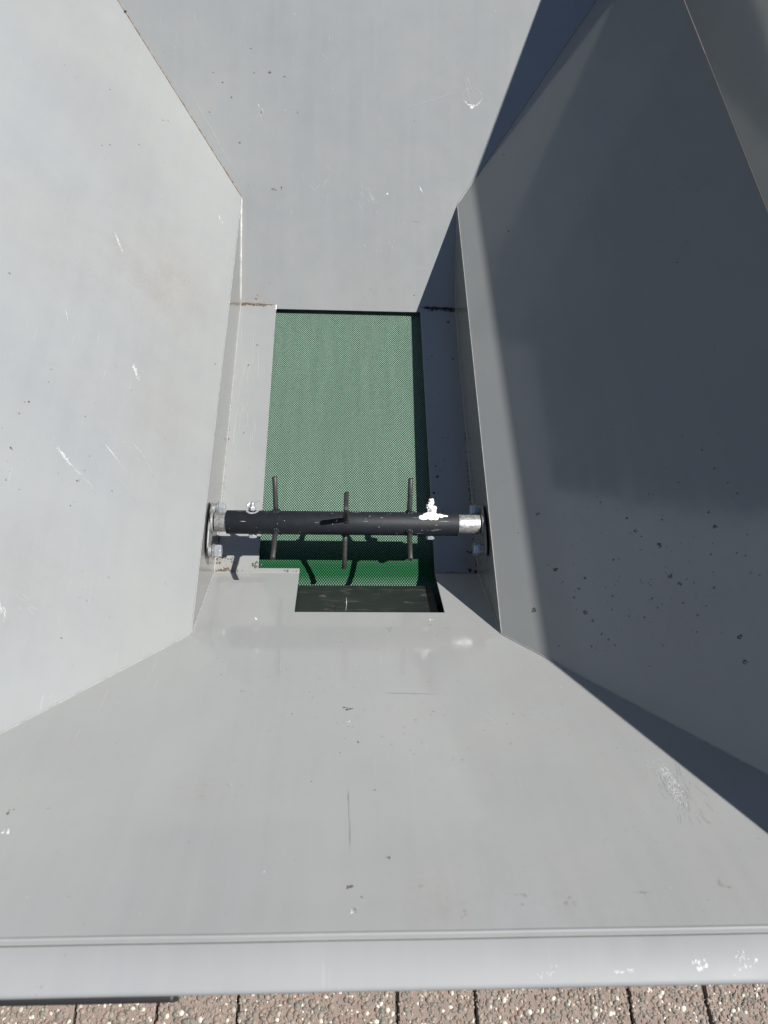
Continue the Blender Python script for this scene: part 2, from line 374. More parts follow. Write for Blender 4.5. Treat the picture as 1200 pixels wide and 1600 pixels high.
# seams
e = .0012
def seam(p0, p1, r, mat='seam', jit=.12, label=None, off=(0,0,0)):
    bm = wobble_bead(bmesh.new(), Vector(p0)+Vector(off), Vector(p1)+Vector(off), r, jit); o = obj('weld_seam', bm, M[mat], hop, smooth=True, label=label); return o
seam(TBL, EBL, .0013, 'rustseam', .25, off=(.0006,-.0003,.0006))
seam(TBR, EBR, .0012, off=(-.0006,-.0003,.0006))
seam(TFL, EFL, .0010, off=(0,0,.0004)); seam(TFR, EFR, .0011, off=(0,0,.0004))
seam(TFL, TBL, .0009, jit=.12, off=(.0002,0,0)); seam(TFR, TBR, .0007, jit=.1, off=(-.0001,0,0))
seam((WL,YB,0), TBL, .0015, off=(.0004,0,0)); seam((WR,YB,0), TBR, .0013, off=(-.0004,0,0))
seam((WL,YF,0), (WL,YB,0), .0014, off=(.0006,0,.0006)); seam((WR,YF,0), (WR,YB,0), .0014, off=(-.0006,0,.0006))
seam((WL,YF,0), TFL,   .0017, jit=.15, off=(.0006,0,.0006)); seam((WR,YF,0), TFR, .0016, off=(-.0006,0,.0006))
seam((WL,YB,0), (-S-.004,YB,0), .0016, 'rustseam', .5, off=(0,0,.0006), label='rusty corner weld at the left of the back panel')
seam((S+.006,YB,0), (WR,YB,0), .0022, 'black', .6, off=(0,-.001,.0006))
seam((WL,YF,0), (XN,YF,0), .0008, 'seam', .3, off=(0,0,.0002)); seam((S,YF,0), (WR,YF,0), .0008, off=(0,0,.0002))
bm = bmesh.new(); c0 = TBL.lerp(EBL, .60)
for i in range(4): blob(bm, c0 + Vector((random.uniform(-.004,.004), random.uniform(-.006,.006), 0)), NL, .003, .002)
obj('weld_seam', bm, M['black'], hop, label='dark gap in the upper left weld')

# surface marks: specks of dirt, paint chips, scuffs
PLN = {'L': (NL, TBL), 'R': (NR, TBR), 'B': (NBK, Vector((0,YB,0))), 'F': (NFR, Vector((0,YF,0))), 'Z': (Vector((0,0,1)), Vector((0,0,0))), 'T': (Vector((0,0,1)), Vector((0,0,RIMZ+.0010)))}
def onp(k, x, y, h=0.0):
    n, P = PLN[k]; z = P.z - (n.x*(x-P.x) + n.y*(y-P.y))/n.z; return Vector((x, y, z)) + n*h
SPOTS = [('L',-0.448,0.0399,0.0019,'rust'),('L',-0.4541,0.0153,0.0015,'rust'),('L',-0.4529,-0.0428,0.0024,'rust'),('L',-0.4495,-0.0925,0.0015,'rust'),('L',-0.3806,-0.0546,0.0020,'rust'),('L',-0.3868,0.0549,0.0014,'mud'),('L',-0.5037,0.2453,0.0016,'mud'),('L',-0.4344,0.1104,0.0010,'mud'),('L',-0.4336,0.0867,0.0010,'mud'),('L',-0.3749,-0.0339,0.0011,'mud'),('L',-0.3727,-0.008,0.0009,'mud'),('L',-0.2345,0.2742,0.0014,'mud'),('L',-0.3408,-0.0499,0.0012,'mud'),('L',-0.4348,-0.0994,0.0009,'mud'),('L',-0.3816,-0.0964,0.0013,'mud'),('L',-0.3406,0.1381,0.0011,'mud'),('L',-0.4536,0.7916,0.0013,'mud'),('L',-0.4353,0.6453,0.0016,'rust'),('L',-0.4447,0.6313,0.0012,'mud'),('L',-0.3698,0.8089,0.0015,'mud'),('L',-0.362,0.8174,0.0013,'mud'),('L',-0.3967,0.6954,0.0014,'mud'),('L',-0.3627,-0.2848,0.0012,'mud'),('L',-0.3456,-0.2254,0.0009,'rust'),('L',-0.3268,-0.1844,0.0010,'rust'),('B',-0.1673,0.9608,0.0039,'rust'),('B',-0.2641,0.9398,0.0019,'mud'),('B',-0.156,0.7572,0.0040,'rust'),('B',-0.1415,0.7609,0.0024,'mud'),('B',-0.2291,0.8366,0.0023,'mud'),('B',-0.2456,0.9149,0.0021,'mud'),('B',-0.2001,0.9586,0.0019,'mud'),('B',-0.137,0.954,0.0020,'mud'),('B',-0.2071,1.0005,0.0017,'mud'),('B',-0.185,0.8902,0.0017,'mud'),('B',-0.1099,0.8925,0.0016,'mud'),('B',-0.2911,0.888,0.0018,'rust'),('B',-0.2839,0.9569,0.0016,'mud'),('B',0.137,0.5784,0.0018,'mud'),('B',0.2532,0.9128,0.0041,'white'),('B',-0.1923,0.5659,0.0040,'rust'),('B',0.0781,0.7556,0.0026,'white'),('F',0.0002,-0.3766,0.0040,'rust'),('F',-0.3395,-0.5172,0.0022,'rust'),('F',0.0013,-0.5948,0.0032,'rust'),('F',0.0016,-0.6164,0.0017,'pale'),('F',0.005,-0.6143,0.0011,'rust'),('F',0.195,-0.6139,0.0034,'stain'),('F',0.1544,-0.605,0.0029,'stain'),('F',0.3437,-0.599,0.0029,'stain'),('F',0.1,-0.6179,0.0023,'stain'),('F',0.0378,-0.5677,0.0018,'rust'),('F',-0.1362,-0.1948,0.0028,'white'),('F',0.125,-0.1948,0.0019,'white'),('F',0.0631,-0.2201,0.0038,'stain'),('F',0.0009,-0.3973,0.0023,'pale'),('F',-0.3292,-0.538,0.0018,'white'),('F',-0.3341,-0.538,0.0013,'white'),('F',0.0662,-0.5952,0.0017,'stain'),('F',0.0109,-0.604,0.0011,'mud'),('F',-0.0785,-0.5797,0.0011,'pale'),('F',0.0117,-0.4295,0.0015,'mud'),('F',0.2649,-0.6037,0.0018,'stain'),('F',-0.0947,-0.0593,0.0044,'rust'),('F',-0.1145,-0.0554,0.0032,'rust'),('R',0.2889,-0.0534,0.0032,'mud'),('R',0.3009,-0.1542,0.0038,'mud'),('R',0.3267,-0.2316,0.0035,'mud'),('R',0.4182,-0.1655,0.0038,'mud'),('R',0.476,-0.1632,0.0032,'mud'),('R',0.4219,-0.2135,0.0031,'mud'),('R',0.4294,-0.2278,0.0031,'mud'),('R',0.4715,-0.3159,0.0033,'mud'),('R',0.4701,-0.3474,0.0030,'mud'),('R',0.3239,-0.1942,0.0022,'mud'),('R',0.2692,-0.2069,0.0038,'mud'),('R',0.3906,-0.1098,0.0021,'mud'),('R',0.4267,-0.1291,0.0019,'mud'),('R',0.3331,-0.1807,0.0021,'mud'),('R',0.3674,-0.1665,0.0017,'mud'),('R',0.3972,-0.1338,0.0030,'mud'),('R',0.3654,-0.0705,0.0015,'mud'),('R',0.4732,-0.1392,0.0020,'mud'),('R',0.4606,-0.2454,0.0020,'mud'),('R',0.4889,-0.2079,0.0014,'mud'),('R',0.4961,-0.2146,0.0014,'mud'),('R',0.4962,-0.239,0.0016,'mud'),('R',0.3336,-0.2465,0.0021,'mud'),('R',0.3174,-0.2047,0.0018,'mud'),('R',0.3595,-0.2187,0.0017,'mud'),('R',0.4282,-0.2547,0.0015,'mud'),('R',0.439,-0.2765,0.0020,'mud'),('R',0.3408,-0.2678,0.0017,'mud'),('R',0.3471,-0.2782,0.0014,'mud'),('R',0.484,-0.0439,0.0015,'mud'),('R',0.4905,-0.0786,0.0015,'mud'),('R',0.499,-0.1069,0.0014,'mud'),('R',0.4523,-0.0814,0.0012,'mud'),('R',0.4681,-0.0114,0.0012,'mud'),('R',0.3169,0.8064,0.0021,'mud'),('R',0.3051,0.5792,0.0021,'mud'),('R',0.4179,0.5439,0.0014,'mud'),('R',0.4349,0.5569,0.0013,'mud'),('R',0.5139,0.3054,0.0014,'mud'),('R',0.5053,0.3616,0.0010,'mud'),('R',0.5318,0.3367,0.0009,'mud'),('Z',-0.2054,0.5569,0.0052,'rust'),('Z',-0.2197,0.5527,0.0053,'rust'),('Z',-0.176,0.5506,0.0039,'rust'),('Z',-0.1826,0.443,0.0020,'mud'),('Z',-0.1968,0.389,0.0025,'mud'),('Z',-0.1941,0.2255,0.0018,'mud'),('Z',-0.2123,-0.0638,0.0075,'rust'),('Z',-0.202,-0.0589,0.0054,'rust'),('Z',-0.1551,-0.0537,0.0043,'mud'),('Z',-0.2179,-0.0481,0.0043,'rust'),('Z',-0.2219,-0.0396,0.0033,'rust'),('Z',0.2067,0.5176,0.0027,'black'),('Z',0.2112,0.4166,0.0023,'black'),('Z',0.2207,0.549,0.0081,'black'),('Z',0.206,0.5522,0.0068,'black'),('Z',0.2148,-0.0593,0.0066,'black'),('Z',0.2142,-0.0221,0.0045,'black'),('Z',0.1564,0.0978,0.0029,'black'),('Z',0.164,0.1325,0.0030,'black'),('Z',0.1629,0.1565,0.0018,'black'),('T',-0.2485,-0.6695,0.0026,'stain'),('T',0.3438,-0.659,0.0017,'white'),]
SCR = [('L',(-0.403, 0.4474),(-0.383, 0.4034),0.0010,0.0040,26,'white'),('L',(-0.3457, 0.194),(-0.3343, 0.1624),0.0010,0.0062,26,'white'),('L',(-0.4096, -0.0127),(-0.3893, -0.0346),0.0014,0.0038,26,'white'),('L',(-0.391, -0.0323),(-0.3623, -0.0563),0.0007,0.0026,14,'pale'),('L',(-0.365, 0.029),(-0.3246, -0.0127),0.0006,0.0007,3,'white'),('L',(-0.3303, 0.0474),(-0.3066, 0.026),0.0005,0.0015,4,'white'),('L',(-0.4363, 0.2309),(-0.4292, 0.2098),0.0007,0.0004,2,'white'),('L',(-0.4511, -0.0417),(-0.4308, -0.0526),0.0003,0.0035,6,'pale'),('L',(-0.3405, 0.0386),(-0.3006, 0.0093),0.0004,0.0104,8,'pale'),('L',(-0.4317, 0.0033),(-0.4079, -0.0149),0.0003,0.0076,6,'pale'),('L',(-0.3408, -0.0198),(-0.3066, -0.057),0.0003,0.0021,3,'pale'),('L',(-0.4261, -0.2585),(-0.4132, -0.2919),0.0005,0.0045,9,'white'),('L',(-0.417, -0.2419),(-0.3891, -0.2618),0.0003,0.0115,10,'pale'),('L',(-0.4147, 0.1794),(-0.3682, 0.0994),0.0003,0.0007,2,'stain'),('L',(-0.307, 0.1035),(-0.2848, 0.0736),0.0004,0.0024,3,'pale'),('L',(-0.2594, 0.6474),(-0.2497, 0.6254),0.0011,0.0031,9,'white'),('L',(-0.4169, 0.4989),(-0.4045, 0.4589),0.0003,0.0023,4,'pale'),('B',(0.031, 0.7746),(0.0718, 0.725),0.0007,0.0334,16,'pale'),('B',(-0.1957, 0.9076),(-0.1823, 0.8803),0.0007,0.0079,5,'white'),('B',(0.1449, 0.772),(0.1546, 0.7576),0.0011,0.0014,2,'white'),('B',(0.1257, 0.7094),(0.1459, 0.7066),0.0009,0.0027,4,'mud'),('B',(-0.0651, 1.0232),(-0.0379, 0.9573),0.0005,0.0529,14,'pale'),('B',(-0.0891, 0.8105),(-0.0617, 0.7328),0.0005,0.0796,18,'pale'),('B',(0.0592, 0.6683),(0.0729, 0.646),0.0006,0.0335,8,'pale'),('B',(-0.3922, 1.0117),(-0.2139, 0.7512),0.0008,0.0013,2,'pale'),('B',(0.096, 0.9056),(0.2566, 0.9557),0.0006,0.0134,3,'pale'),('B',(0.2358, 0.9888),(0.2641, 0.9109),0.0005,0.0108,3,'pale'),('F',(0.3507, -0.4589),(0.3518, -0.5198),0.0004,0.0095,120,'white'),('F',(0.3401, -0.4499),(0.3395, -0.4966),0.0005,0.0104,14,'white'),('F',(0.3537, -0.4677),(0.3526, -0.5309),0.0006,0.0219,60,'pale'),('F',(-0.0947, -0.2612),(-0.0887, -0.3231),0.0007,0.0005,2,'pale'),('F',(0.0004, -0.465),(0.0002, -0.5884),0.0004,0.0021,5,'stain'),('F',(-0.0014, -0.1366),(-0.0025, -0.1745),0.0009,0.0005,2,'white'),('F',(-0.1618, -0.4998),(-0.1426, -0.4977),0.0003,0.0020,4,'mud'),('F',(0.046, -0.3502),(0.1193, -0.3526),0.0004,0.0016,3,'mud'),('F',(0.2575, -0.603),(0.2751, -0.6033),0.0004,0.0006,2,'mud'),('F',(0.112, -0.2059),(0.2265, -0.2314),0.0012,0.0029,5,'pale'),('Z',(-0.2128, 0.4747),(-0.2068, 0.1902),0.0006,0.0231,18,'pale'),('Z',(-0.1871, 0.4755),(-0.1732, 0.1067),0.0006,0.0128,10,'pale'),('T',(0.2918, -0.6558),(0.2974, -0.6677),0.0011,0.0066,16,'white'),('T',(0.168, -0.6585),(0.1725, -0.6656),0.0011,0.0162,8,'pale'),('T',(0.3283, -0.654),(0.3331, -0.6683),0.0011,0.0112,12,'pale'),('T',(0.2215, -0.6641),(0.243, -0.6658),0.0016,0.0016,6,'pale'),]
bms = {k: bmesh.new() for k in ('rust','mud','white','pale','stain','black')}
for k, x, y, r, kd in SPOTS:
    n = PLN[k][0]
    if kd == 'stain':
        for i in range(5): 
            q = onp(k, x+random.gauss(0,r*.8), y+random.gauss(0,r*.8)); blob(bms[kd], q, n, r*random.uniform(.25,.7), .0002, jag=.5)
    elif k == 'R':      # dried splashes: ragged rings of crumbs
        q = onp(k, x, y); X = n.orthogonal().normalized(); Y = n.cross(X)
        for i in range(int(7+r*3600)):
            a = random.uniform(0, 2*pi); rr = r*random.uniform(.3, .95); blob(bms['mud'], q+(X*cos(a)+Y*sin(a))*rr, n, r*random.uniform(.10,.30), .0006, 7)
    elif kd in ('rust','black') and r > .003:
        for i in range(7):
            q = onp(k, x+random.gauss(0,r*.6), y+random.gauss(0,r*.35)); blob(bms[kd if random.random()<.7 else 'mud'], q, n, r*random.uniform(.15,.5), .0006, jag=.5)
    else:
        blob(bms[kd], onp(k, x, y), n, r*.8, .0006)
        for i in range(2): blob(bms[kd], onp(k, x+random.gauss(0,r), y+random.gauss(0,r)), n, r*random.uniform(.2,.45), .0005, 7)
for k, p0, p1, wd, spr, cnt, kd in SCR:
    n = PLN[k][0]; A = onp(k, *p0); B = onp(k, *p1); D = B-A; sd_ = n.cross(D.normalized())
    if cnt >= 20 and kd == 'white':
        for i in range(110 if k == 'L' else 330):
            t = random.betavariate(2, 2); q = A + D*t + sd_*random.gauss(0, spr*(.28 if k == 'L' else .4)); blob(bms['white' if random.random() < (.6 if k == 'L' else .25) else 'pale'], q, n, random.uniform(.00025, .0007), .00035, 6, .5)
        cnt = 4 if k == 'L' else 16; wd *= .5
    for i in range(cnt):
        if cnt <= 3: t0, t1 = (0, 1) if i == 0 else sorted((random.random(), random.random()))
        else:
            t0 = random.betavariate(2,2); t1 = t0 + random.uniform(.08,.4)*random.choice((-1,1)); t1 = min(1.1, max(-.1, t1))
        o_ = sd_*random.gauss(0, spr*.5)
        if abs(t1-t0) < .03: continue
        sliver(bms[kd], A+D*t0+o_, A+D*t1+o_+sd_*random.gauss(0, spr*.15), n, wd*random.uniform(.5,1.1))
# sparse random specks over the panels
def scatter(k, inside, m, kinds, r0, r1, elong=0):
    for i in range(m):
        x, y = inside(); q = onp(k, x, y); kd = random.choice(kinds); r = random.uniform(r0, r1)*random.choice((.6,.8,1))
        if elong and random.random() < .6: a = random.gauss(elong[0], .3); v_ = onp(k, x+cos(a)*r*4, y+sin(a)*r*4)-q; sliver(bms[kd], q, q+v_, PLN[k][0], r*.9)
        else: blob(bms[kd], q, PLN[k][0], r, .0003, 6)
def inL():
    y = random.uniform(-.3,1.0); return random.uniform(-.52,-.235), y
def inB():
    y = random.uniform(.57,1.15); z = zb(y); hw = .22 if z < .116 else .224+(z-.116)*1.15; return random.uniform(-hw, hw*.75), y
def inF():
    y = random.uniform(-.62,-.19); z = zf(y); hw = .21 if z < .13 else .21+(z-.134)*.9; return random.uniform(-hw, hw), y
scatter('L', inL, 130, ('mud','mud','rust','stain'), .0004, .0011, (-1.0,))
scatter('B', inB, 130, ('mud','mud','stain','pale','pale'), .0004, .0011, (-1.45,))
def inF2(): return random.gauss(-.02,.12), random.gauss(-.40,.05)
scatter('F', inF, 130, ('mud','stain','stain','pale'), .0004, .0011, (.1,))
scatter('F', inF2, 140, ('mud','stain','stain'), .0005, .0011, (.1,))
def inF3(): return random.gauss(.22,.04), random.gauss(-.40,.03)
scatter('F', inF3, 45, ('mud','stain'), .0005, .001, (.1,))
def inR(): return random.gauss(.39,.06), random.gauss(-.2,.08)
scatter('R', inR, 110, ('mud',), .0006, .0014)
def inR2(): return random.uniform(.27,.6), random.uniform(-.25,.9)
scatter('R', inR2, 60, ('mud',), .0005, .001)
def inZ(): return random.uniform(-.22,-.155), random.uniform(-.05,.54)
scatter('Z', inZ, 40, ('mud','stain','pale'), .0004, .001, (1.55,))
def inZr(): return random.uniform(.155,.22), random.uniform(-.05,.54)
scatter('Z', inZr, 45, ('black','mud'), .0005, .0014)
for a, b, m, kd in ((Vector((WL+.002,-.03,.001)), Vector((WL+.004,.02,.001)), 16, 'rust'), (Vector((WL+.002,YB-.004,.001)), Vector((-.17,YB-.004,.001)), 20, 'rust'), (Vector((XN-.03,YF+.004,0)), Vector((XN-.004,YF+.002,0)), 8, 'rust')):
    for i in range(m):
        q = a.lerp(b, random.random()); blob(bms[kd if random.random()<.7 else 'mud'], q+Vector((random.gauss(0,.001), random.gauss(0,.0015), 0)), (0,0,1), random.uniform(.0006,.0018), .001)
# grime gathered in the folds and round the end brackets
def grime(a, b_, m, kd, sp, r0, r1, n_=(0,0,1)):
    a = Vector(a); b_ = Vector(b_)
    for i in range(m):
        t = random.random()**1.3; q = a.lerp(b_, t); blob(bms[kd if random.random() < .7 else 'mud'], q+Vector((random.gauss(0,sp), random.gauss(0,sp), .0001)), n_, random.uniform(r0, r1), .0007, 6, .5)
grime((WL+.003,-.04,0), (WL+.002,.30,0), 60, 'mud', .0012, .0004, .0012)
grime((WL+.004,YF+.002,0), (-.17,YF+.002,0), 50, 'rust', .0016, .0005, .0014)
grime((WL+.004,-.035,0), (-.19,-.045,0), 40, 'rust', .004, .0005, .0014)
grime((WR-.003,-.05,0), (WR-.003,.25,0), 70, 'black', .0016, .0005, .0018)
grime((WR-.004,YF+.001,0), (.17,YF+.001,0), 40, 'black', .0016, .0005, .0016)
grime((WL+.004,YB-.003,0), (-.16,YB-.003,0), 50, 'rust', .0014, .0004, .0013)
grime((WR-.004,YB-.006,0), (.165,YB-.004,0), 60, 'black', .0026, .0006, .0020)
grime((-S-.001,-.04,0), (-S-.0015,.5,0), 40, 'mud', .0006, .0003, .0008)
# water ring on the back panel
n, _ = PLN['B']; cc = onp('B', .2545, .932); X = Vector((1,0,0)); Y = n.cross(X)
for i in range(20):
    a0 = 2*pi*i/20; a1 = a0+.3
    sliver(bms['white' if 10 < i < 19 else 'pale'], cc+(X*cos(a0)*.020+Y*sin(a0)*.019), cc+(X*cos(a1)*.020+Y*sin(a1)*.019), n, .0018 if 11<i<18 else .0006)
nmz = {'rust':'rust_spots','mud':'mud_specks','white':'scratches','pale':'scuff_marks','stain':'dust_stains','black':'grease_specks'}
for kd, b_ in bms.items(): obj(nmz[kd], b_, M[kd], hop, kind='stuff')

# ---------------------------------------------------------------- bearing mounts on the skirts
YR, ZR = -.0266, .1028
def hexnut(name, c, ax, r, h, parent, mat, rs=.45):
    bm = bmesh.new(); c = Vector(c); ax = Vector(ax).normalized()
    tube(bm, c, c+ax, [(0, r*.93), (h*.12, r), (h*.88, r), (h, r*.93)], 6, ph=random.uniform(0,.5))
    if rs: tube(bm, c, c+ax, [(h*.9, r*rs), (h+r*.35, r*rs), (h+r*.42, r*rs*.85)], 14)
    o = obj(name, bm, mat, parent); bevel_mod(o, r*.06, 2, 25); return o
for sg, W, lb in ((1, WL, 'bearing bracket on the left skirt'), (-1, WR, 'bearing bracket on the right skirt')):
    bm = bmesh.new()
    # dark oval disc standing in for the cutout in the skirt, flange casting
    def oval(x0, x1, ry, rz, cy, seg=36):
        a = [bm.verts.new((W+sg*x0, cy+ry*cos(2*pi*i/seg), ZR+rz*sin(2*pi*i/seg)-.003)) for i in range(seg)]
        b = [bm.verts.new((W+sg*x1, cy+ry*cos(2*pi*i/seg), ZR+rz*sin(2*pi*i/seg)-.003)) for i in range(seg)]
        for i in range(seg): bm.faces.new((a[i], a[(i+1)%seg], b[(i+1)%seg], b[i]))
        bm.faces.new(b); bm.faces.new(list(reversed(a)))
    oval(-.0005, .0010, .0455, .020, YR-.009); bmesh.ops.recalc_face_normals(bm, faces=bm.faces)
    ring = obj('skirt_hole_disc', bm, M['rubber'], hop)
    bm = bmesh.new(); oval(.0035, .0065, .046, .017, YR-.009); tube(bm, (W+sg*.0062, YR, ZR), (W+sg*1, YR, ZR), [(0,.0180),(.004,.0172)], 32)
    bmesh.ops.recalc_face_normals(bm, faces=bm.faces)
    bb = obj('bearing_bracket', bm, M['cast'], hop, label=lb); bevel_mod(bb, .0012)
    dz = -.003 if sg > 0 else -.016; dx = 0 if sg > 0 else -.004
    for dy in ((.0265, -.0510) if sg > 0 else (.034, -.0370)):
        bm = bmesh.new(); tube(bm, (W+sg*.0063, YR+dy, ZR+dz), (W+sg, YR+dy, ZR+dz), [(0,.0090),(.0065,.0090),(.0066,.0112),(.0090,.0112)], 28)
        wsh = obj('washer', bm, M['zinc'], bb)
        hexnut('hex_nut', (W+sg*(.0154+dx), YR+dy, ZR+dz), (sg,0,0), .0108, .0110, bb, M['nut'], None)

# ================================================================ conveyor belt under the slot
ZBELT = -.020; PITCH = .0044
belt = empty('conveyor_belt', (0, .25, ZBELT), label='green textured conveyor belt seen through the slot in the hopper floor', cat='conveyor belt')
RB = .045; YC = -.052      # front pulley centre line
def bpos(x, s, h):          # s runs from the back along the belt, wraps down round the front pulley
    if s >= YC: return (x, s, ZBELT+h)
    a = (YC-s)/RB; return (x, YC-(RB+h)*sin(a), ZBELT-RB+(RB+h)*cos(a))
verts = []; faces = []; top = []; dust_glint = []
XW = .168; nx = int(2*XW/PITCH); PY = PITCH*.62; smin = YC-RB*1.5; ny = int((YB+.05-smin)/PY)
for j in range(ny):
    s = smin + j*PY; off = (j%2)*.5
    for i in range(nx):
        x = -XW + (i+off)*PITCH + .0; 
        if x > S+.012 or x < -S-.012: continue
        b = len(verts); hx, hy = PITCH*.5, PY
        verts += [bpos(x-hx, s, 0), bpos(x, s-hy, 0), bpos(x+hx, s, 0), bpos(x, s+hy, 0)]
        q = .60; hh = .0010
        verts += [bpos(x-hx*q, s, hh), bpos(x, s-hy*q, hh), bpos(x+hx*q, s, hh), bpos(x, s+hy*q, hh)]
        tv = 1.0 if s > .03 else (max(.05, 1-(.03-s)/.075) if s > -.060 else min(.8, .05+(-.060-s)*35)); tv = min(1, max(0, tv*random.uniform(.93,1.04))); top += [0]*4 + [1]; dust_glint += [tv]*8  # glint strength painted per dot: fades towards the front, returns on the curve
        for m in range(4): n_ = (m+1)%4; faces.append((b+m, b+n_, b+4+n_, b+4+m))
        faces.append((b+4, b+5, b+6, b+7))
me = bpy.data.meshes.new('belt_texture'); me.from_pydata(verts, [], faces); at = me.attributes.new('top', 'FLOAT', 'FACE'); at.data.foreach_set('value', top); at = me.attributes.new('dust_glint', 'FLOAT', 'POINT'); at.data.foreach_set('value', dust_glint); me.materials.append(M['belt'])
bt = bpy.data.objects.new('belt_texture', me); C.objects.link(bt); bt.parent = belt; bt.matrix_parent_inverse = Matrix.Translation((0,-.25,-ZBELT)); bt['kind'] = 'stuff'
bm = bmesh.new(); prev = None
for k in range(40):
    s = YB+.05 - (YB+.05-YC)*k/8 if k <= 8 else YC - RB*2.4*(k-8)/31
    r_ = [bm.verts.new(bpos(-XW, s, -.0006)), bm.verts.new(bpos(XW, s, -.0006))]
    if prev: bm.faces.new((prev[0], prev[1], r_[1], r_[0]))
    prev = r_
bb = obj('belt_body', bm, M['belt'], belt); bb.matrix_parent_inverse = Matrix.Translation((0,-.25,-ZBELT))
bm = bmesh.new(); blob(bm, (.006,.318,ZBELT+.0008), (0,0,1), .0026, .0012)
for i in range(14): blob(bm, (random.uniform(-.14,.12), random.uniform(0,.53), ZBELT+.0008), (0,0,1), random.uniform(.0006,.0014), .0008, 6)
db = obj('dirt_crumbs', bm, M['mud'], belt, kind='stuff'); db.matrix_parent_inverse = Matrix.Translation((0,-.25,-ZBELT))
# dark underframe: side cheeks, floor, end plates
bm = bmesh.new()
for sx in (-1, 1): box(bm, (sx*.176, .24, -.105), (.008, .86, .2))
box(bm, (0, .24, -.21), (.36, .86, .006)); box(bm, (0, .668, -.105), (.36, .006, .2)); box(bm, (0, -.194, -.105), (.36, .006, .2))
uf = obj('belt_underframe', bm, M['dark_steel'], belt); uf.matrix_parent_inverse = Matrix.Translation((0,-.25,-ZBELT))
# scraper plate
kf = .024
bm = bmesh.new(); plate([(-.12, -.084, zf(-.084)-kf), (-.12, -.215, zf(-.215)-kf), (.1452, -.215, zf(-.215)-kf), (.1446, -.084, zf(-.084)-kf)], NFR, .005, bm)
spo = obj('scraper_plate', bm, M['plate'], label='dark muddy scraper plate in the notch below the end of the green belt', cat='scraper plate'); bevel_mod(spo, .0008)

# ================================================================ agitator roller
rol = empty('agitator_roller', (0, YR, ZR), label='black round roller with welded tines lying across the hopper above the green belt', cat='roller')
INV = Matrix.Translation((0, -YR, -ZR))
def rp(name, bm, mat, bev=0, **k):
    o = obj(name, bm, mat, rol, **k); o.matrix_parent_inverse = INV
    if bev: bevel_mod(o, bev)
    return o
def shade_tube(o):
    for f in o.data.polygons: f.use_smooth = True
RT = .0190; XA, XB_ = -.1935, .1785; tilt = .0
bm = bmesh.new(); ln_ = XB_-XA
tube(bm, (XA,YR,ZR), (XB_,YR,ZR), [(0,RT-.003),(0,RT-.0005),(.0006,RT),(ln_-.0006,RT),(ln_,RT-.0006),(ln_,RT-.003),(ln_-.03,RT-.003)], 64, cap=False)
body = rp('tube', bm, M['black_paint']); shade_tube(body)
for x0, x1, lb in ((WL+.012, XA+.03, 'galvanised shaft end in the left bracket'), (XB_-.03, WR-.012, 'galvanised shaft end in the right bracket')):
    bm = bmesh.new(); tube(bm, (x0,YR,ZR), (x1,YR,ZR), [(0,.0150),(.0008,.0156),(x1-x0-.0008,.0156),(x1-x0,.0150)], 48); o = rp('shaft', bm, M['zinc'], label=lb); shade_tube(o)
RR = .0755
for xs, angs in ((-.1145, (46.5,166.5,286.5)), (-.0040, (102,222,342)), (.0990, (46.5,166.5,286.5))):
    for a in angs:
        a += random.uniform(-1,1); dr = Vector((random.uniform(-.03,.03), cos(radians(a)), sin(radians(a)))).normalized(); c = Vector((xs, YR, ZR))
        bm = bmesh.new(); L_ = RR-.012
        r_ = .0040
        tube(bm, c+dr*.012, c+dr*RR, [(0,r_),(L_*.3,r_*1.02),(L_*.6,r_*.98),(L_-.0008,r_),(L_,r_*.78)], 18)
        tn = rp('tine', bm, M['tine']); 
        for f in tn.data.polygons: f.use_smooth = len(f.vertices) == 4
        bm = bmesh.new(); x, y, z = frame_of(dr)
        for i in range(9):
            aa = 2*pi*i/9; q = c + dr*(RT+.0003) + (x*cos(aa)+y*sin(aa))*r_*1.15; q2 = q - dr*(.0018*abs((x*cos(aa)+y*sin(aa)).dot(Vector((0,1,0)).cross(dr))) ); blob(bm, q - dr*.0012, dr, .0028, .0036, 7)
        o = obj('weld', bm, M['black_paint'], tn, smooth=True)
# through bolts, raked back round the tube
BA = radians(42); BD = Vector((0, cos(BA), sin(BA))); BS = Vector((0, -sin(BA), cos(BA)))
def bolt(x, nutmat, splat):
    c = Vector((x, YR, ZR)); bm = bmesh.new(); L0 = RT+.004; L1 = RT+.014
    tube(bm, c-BD*L0, c+BD*L1, [(0,.0036),(L0+L1-.002,.0036),(L0+L1,.003)], 16)
    b = rp('bolt', bm, M['zinc'])
    for f in b.data.polygons: f.use_smooth = len(f.vertices) == 4
    hexnut('nut', c+BD*(RT+.0008), BD, .0064, .0058, b, nutmat)
    hexnut('bolt_head', c-BD*(RT-.0002), -BD, .0072, .0062, b, M['nut'], None)
    return b
b1 = bolt(-.1525, M['nut'], False); b2 = bolt(.1340, M['splat'], True)
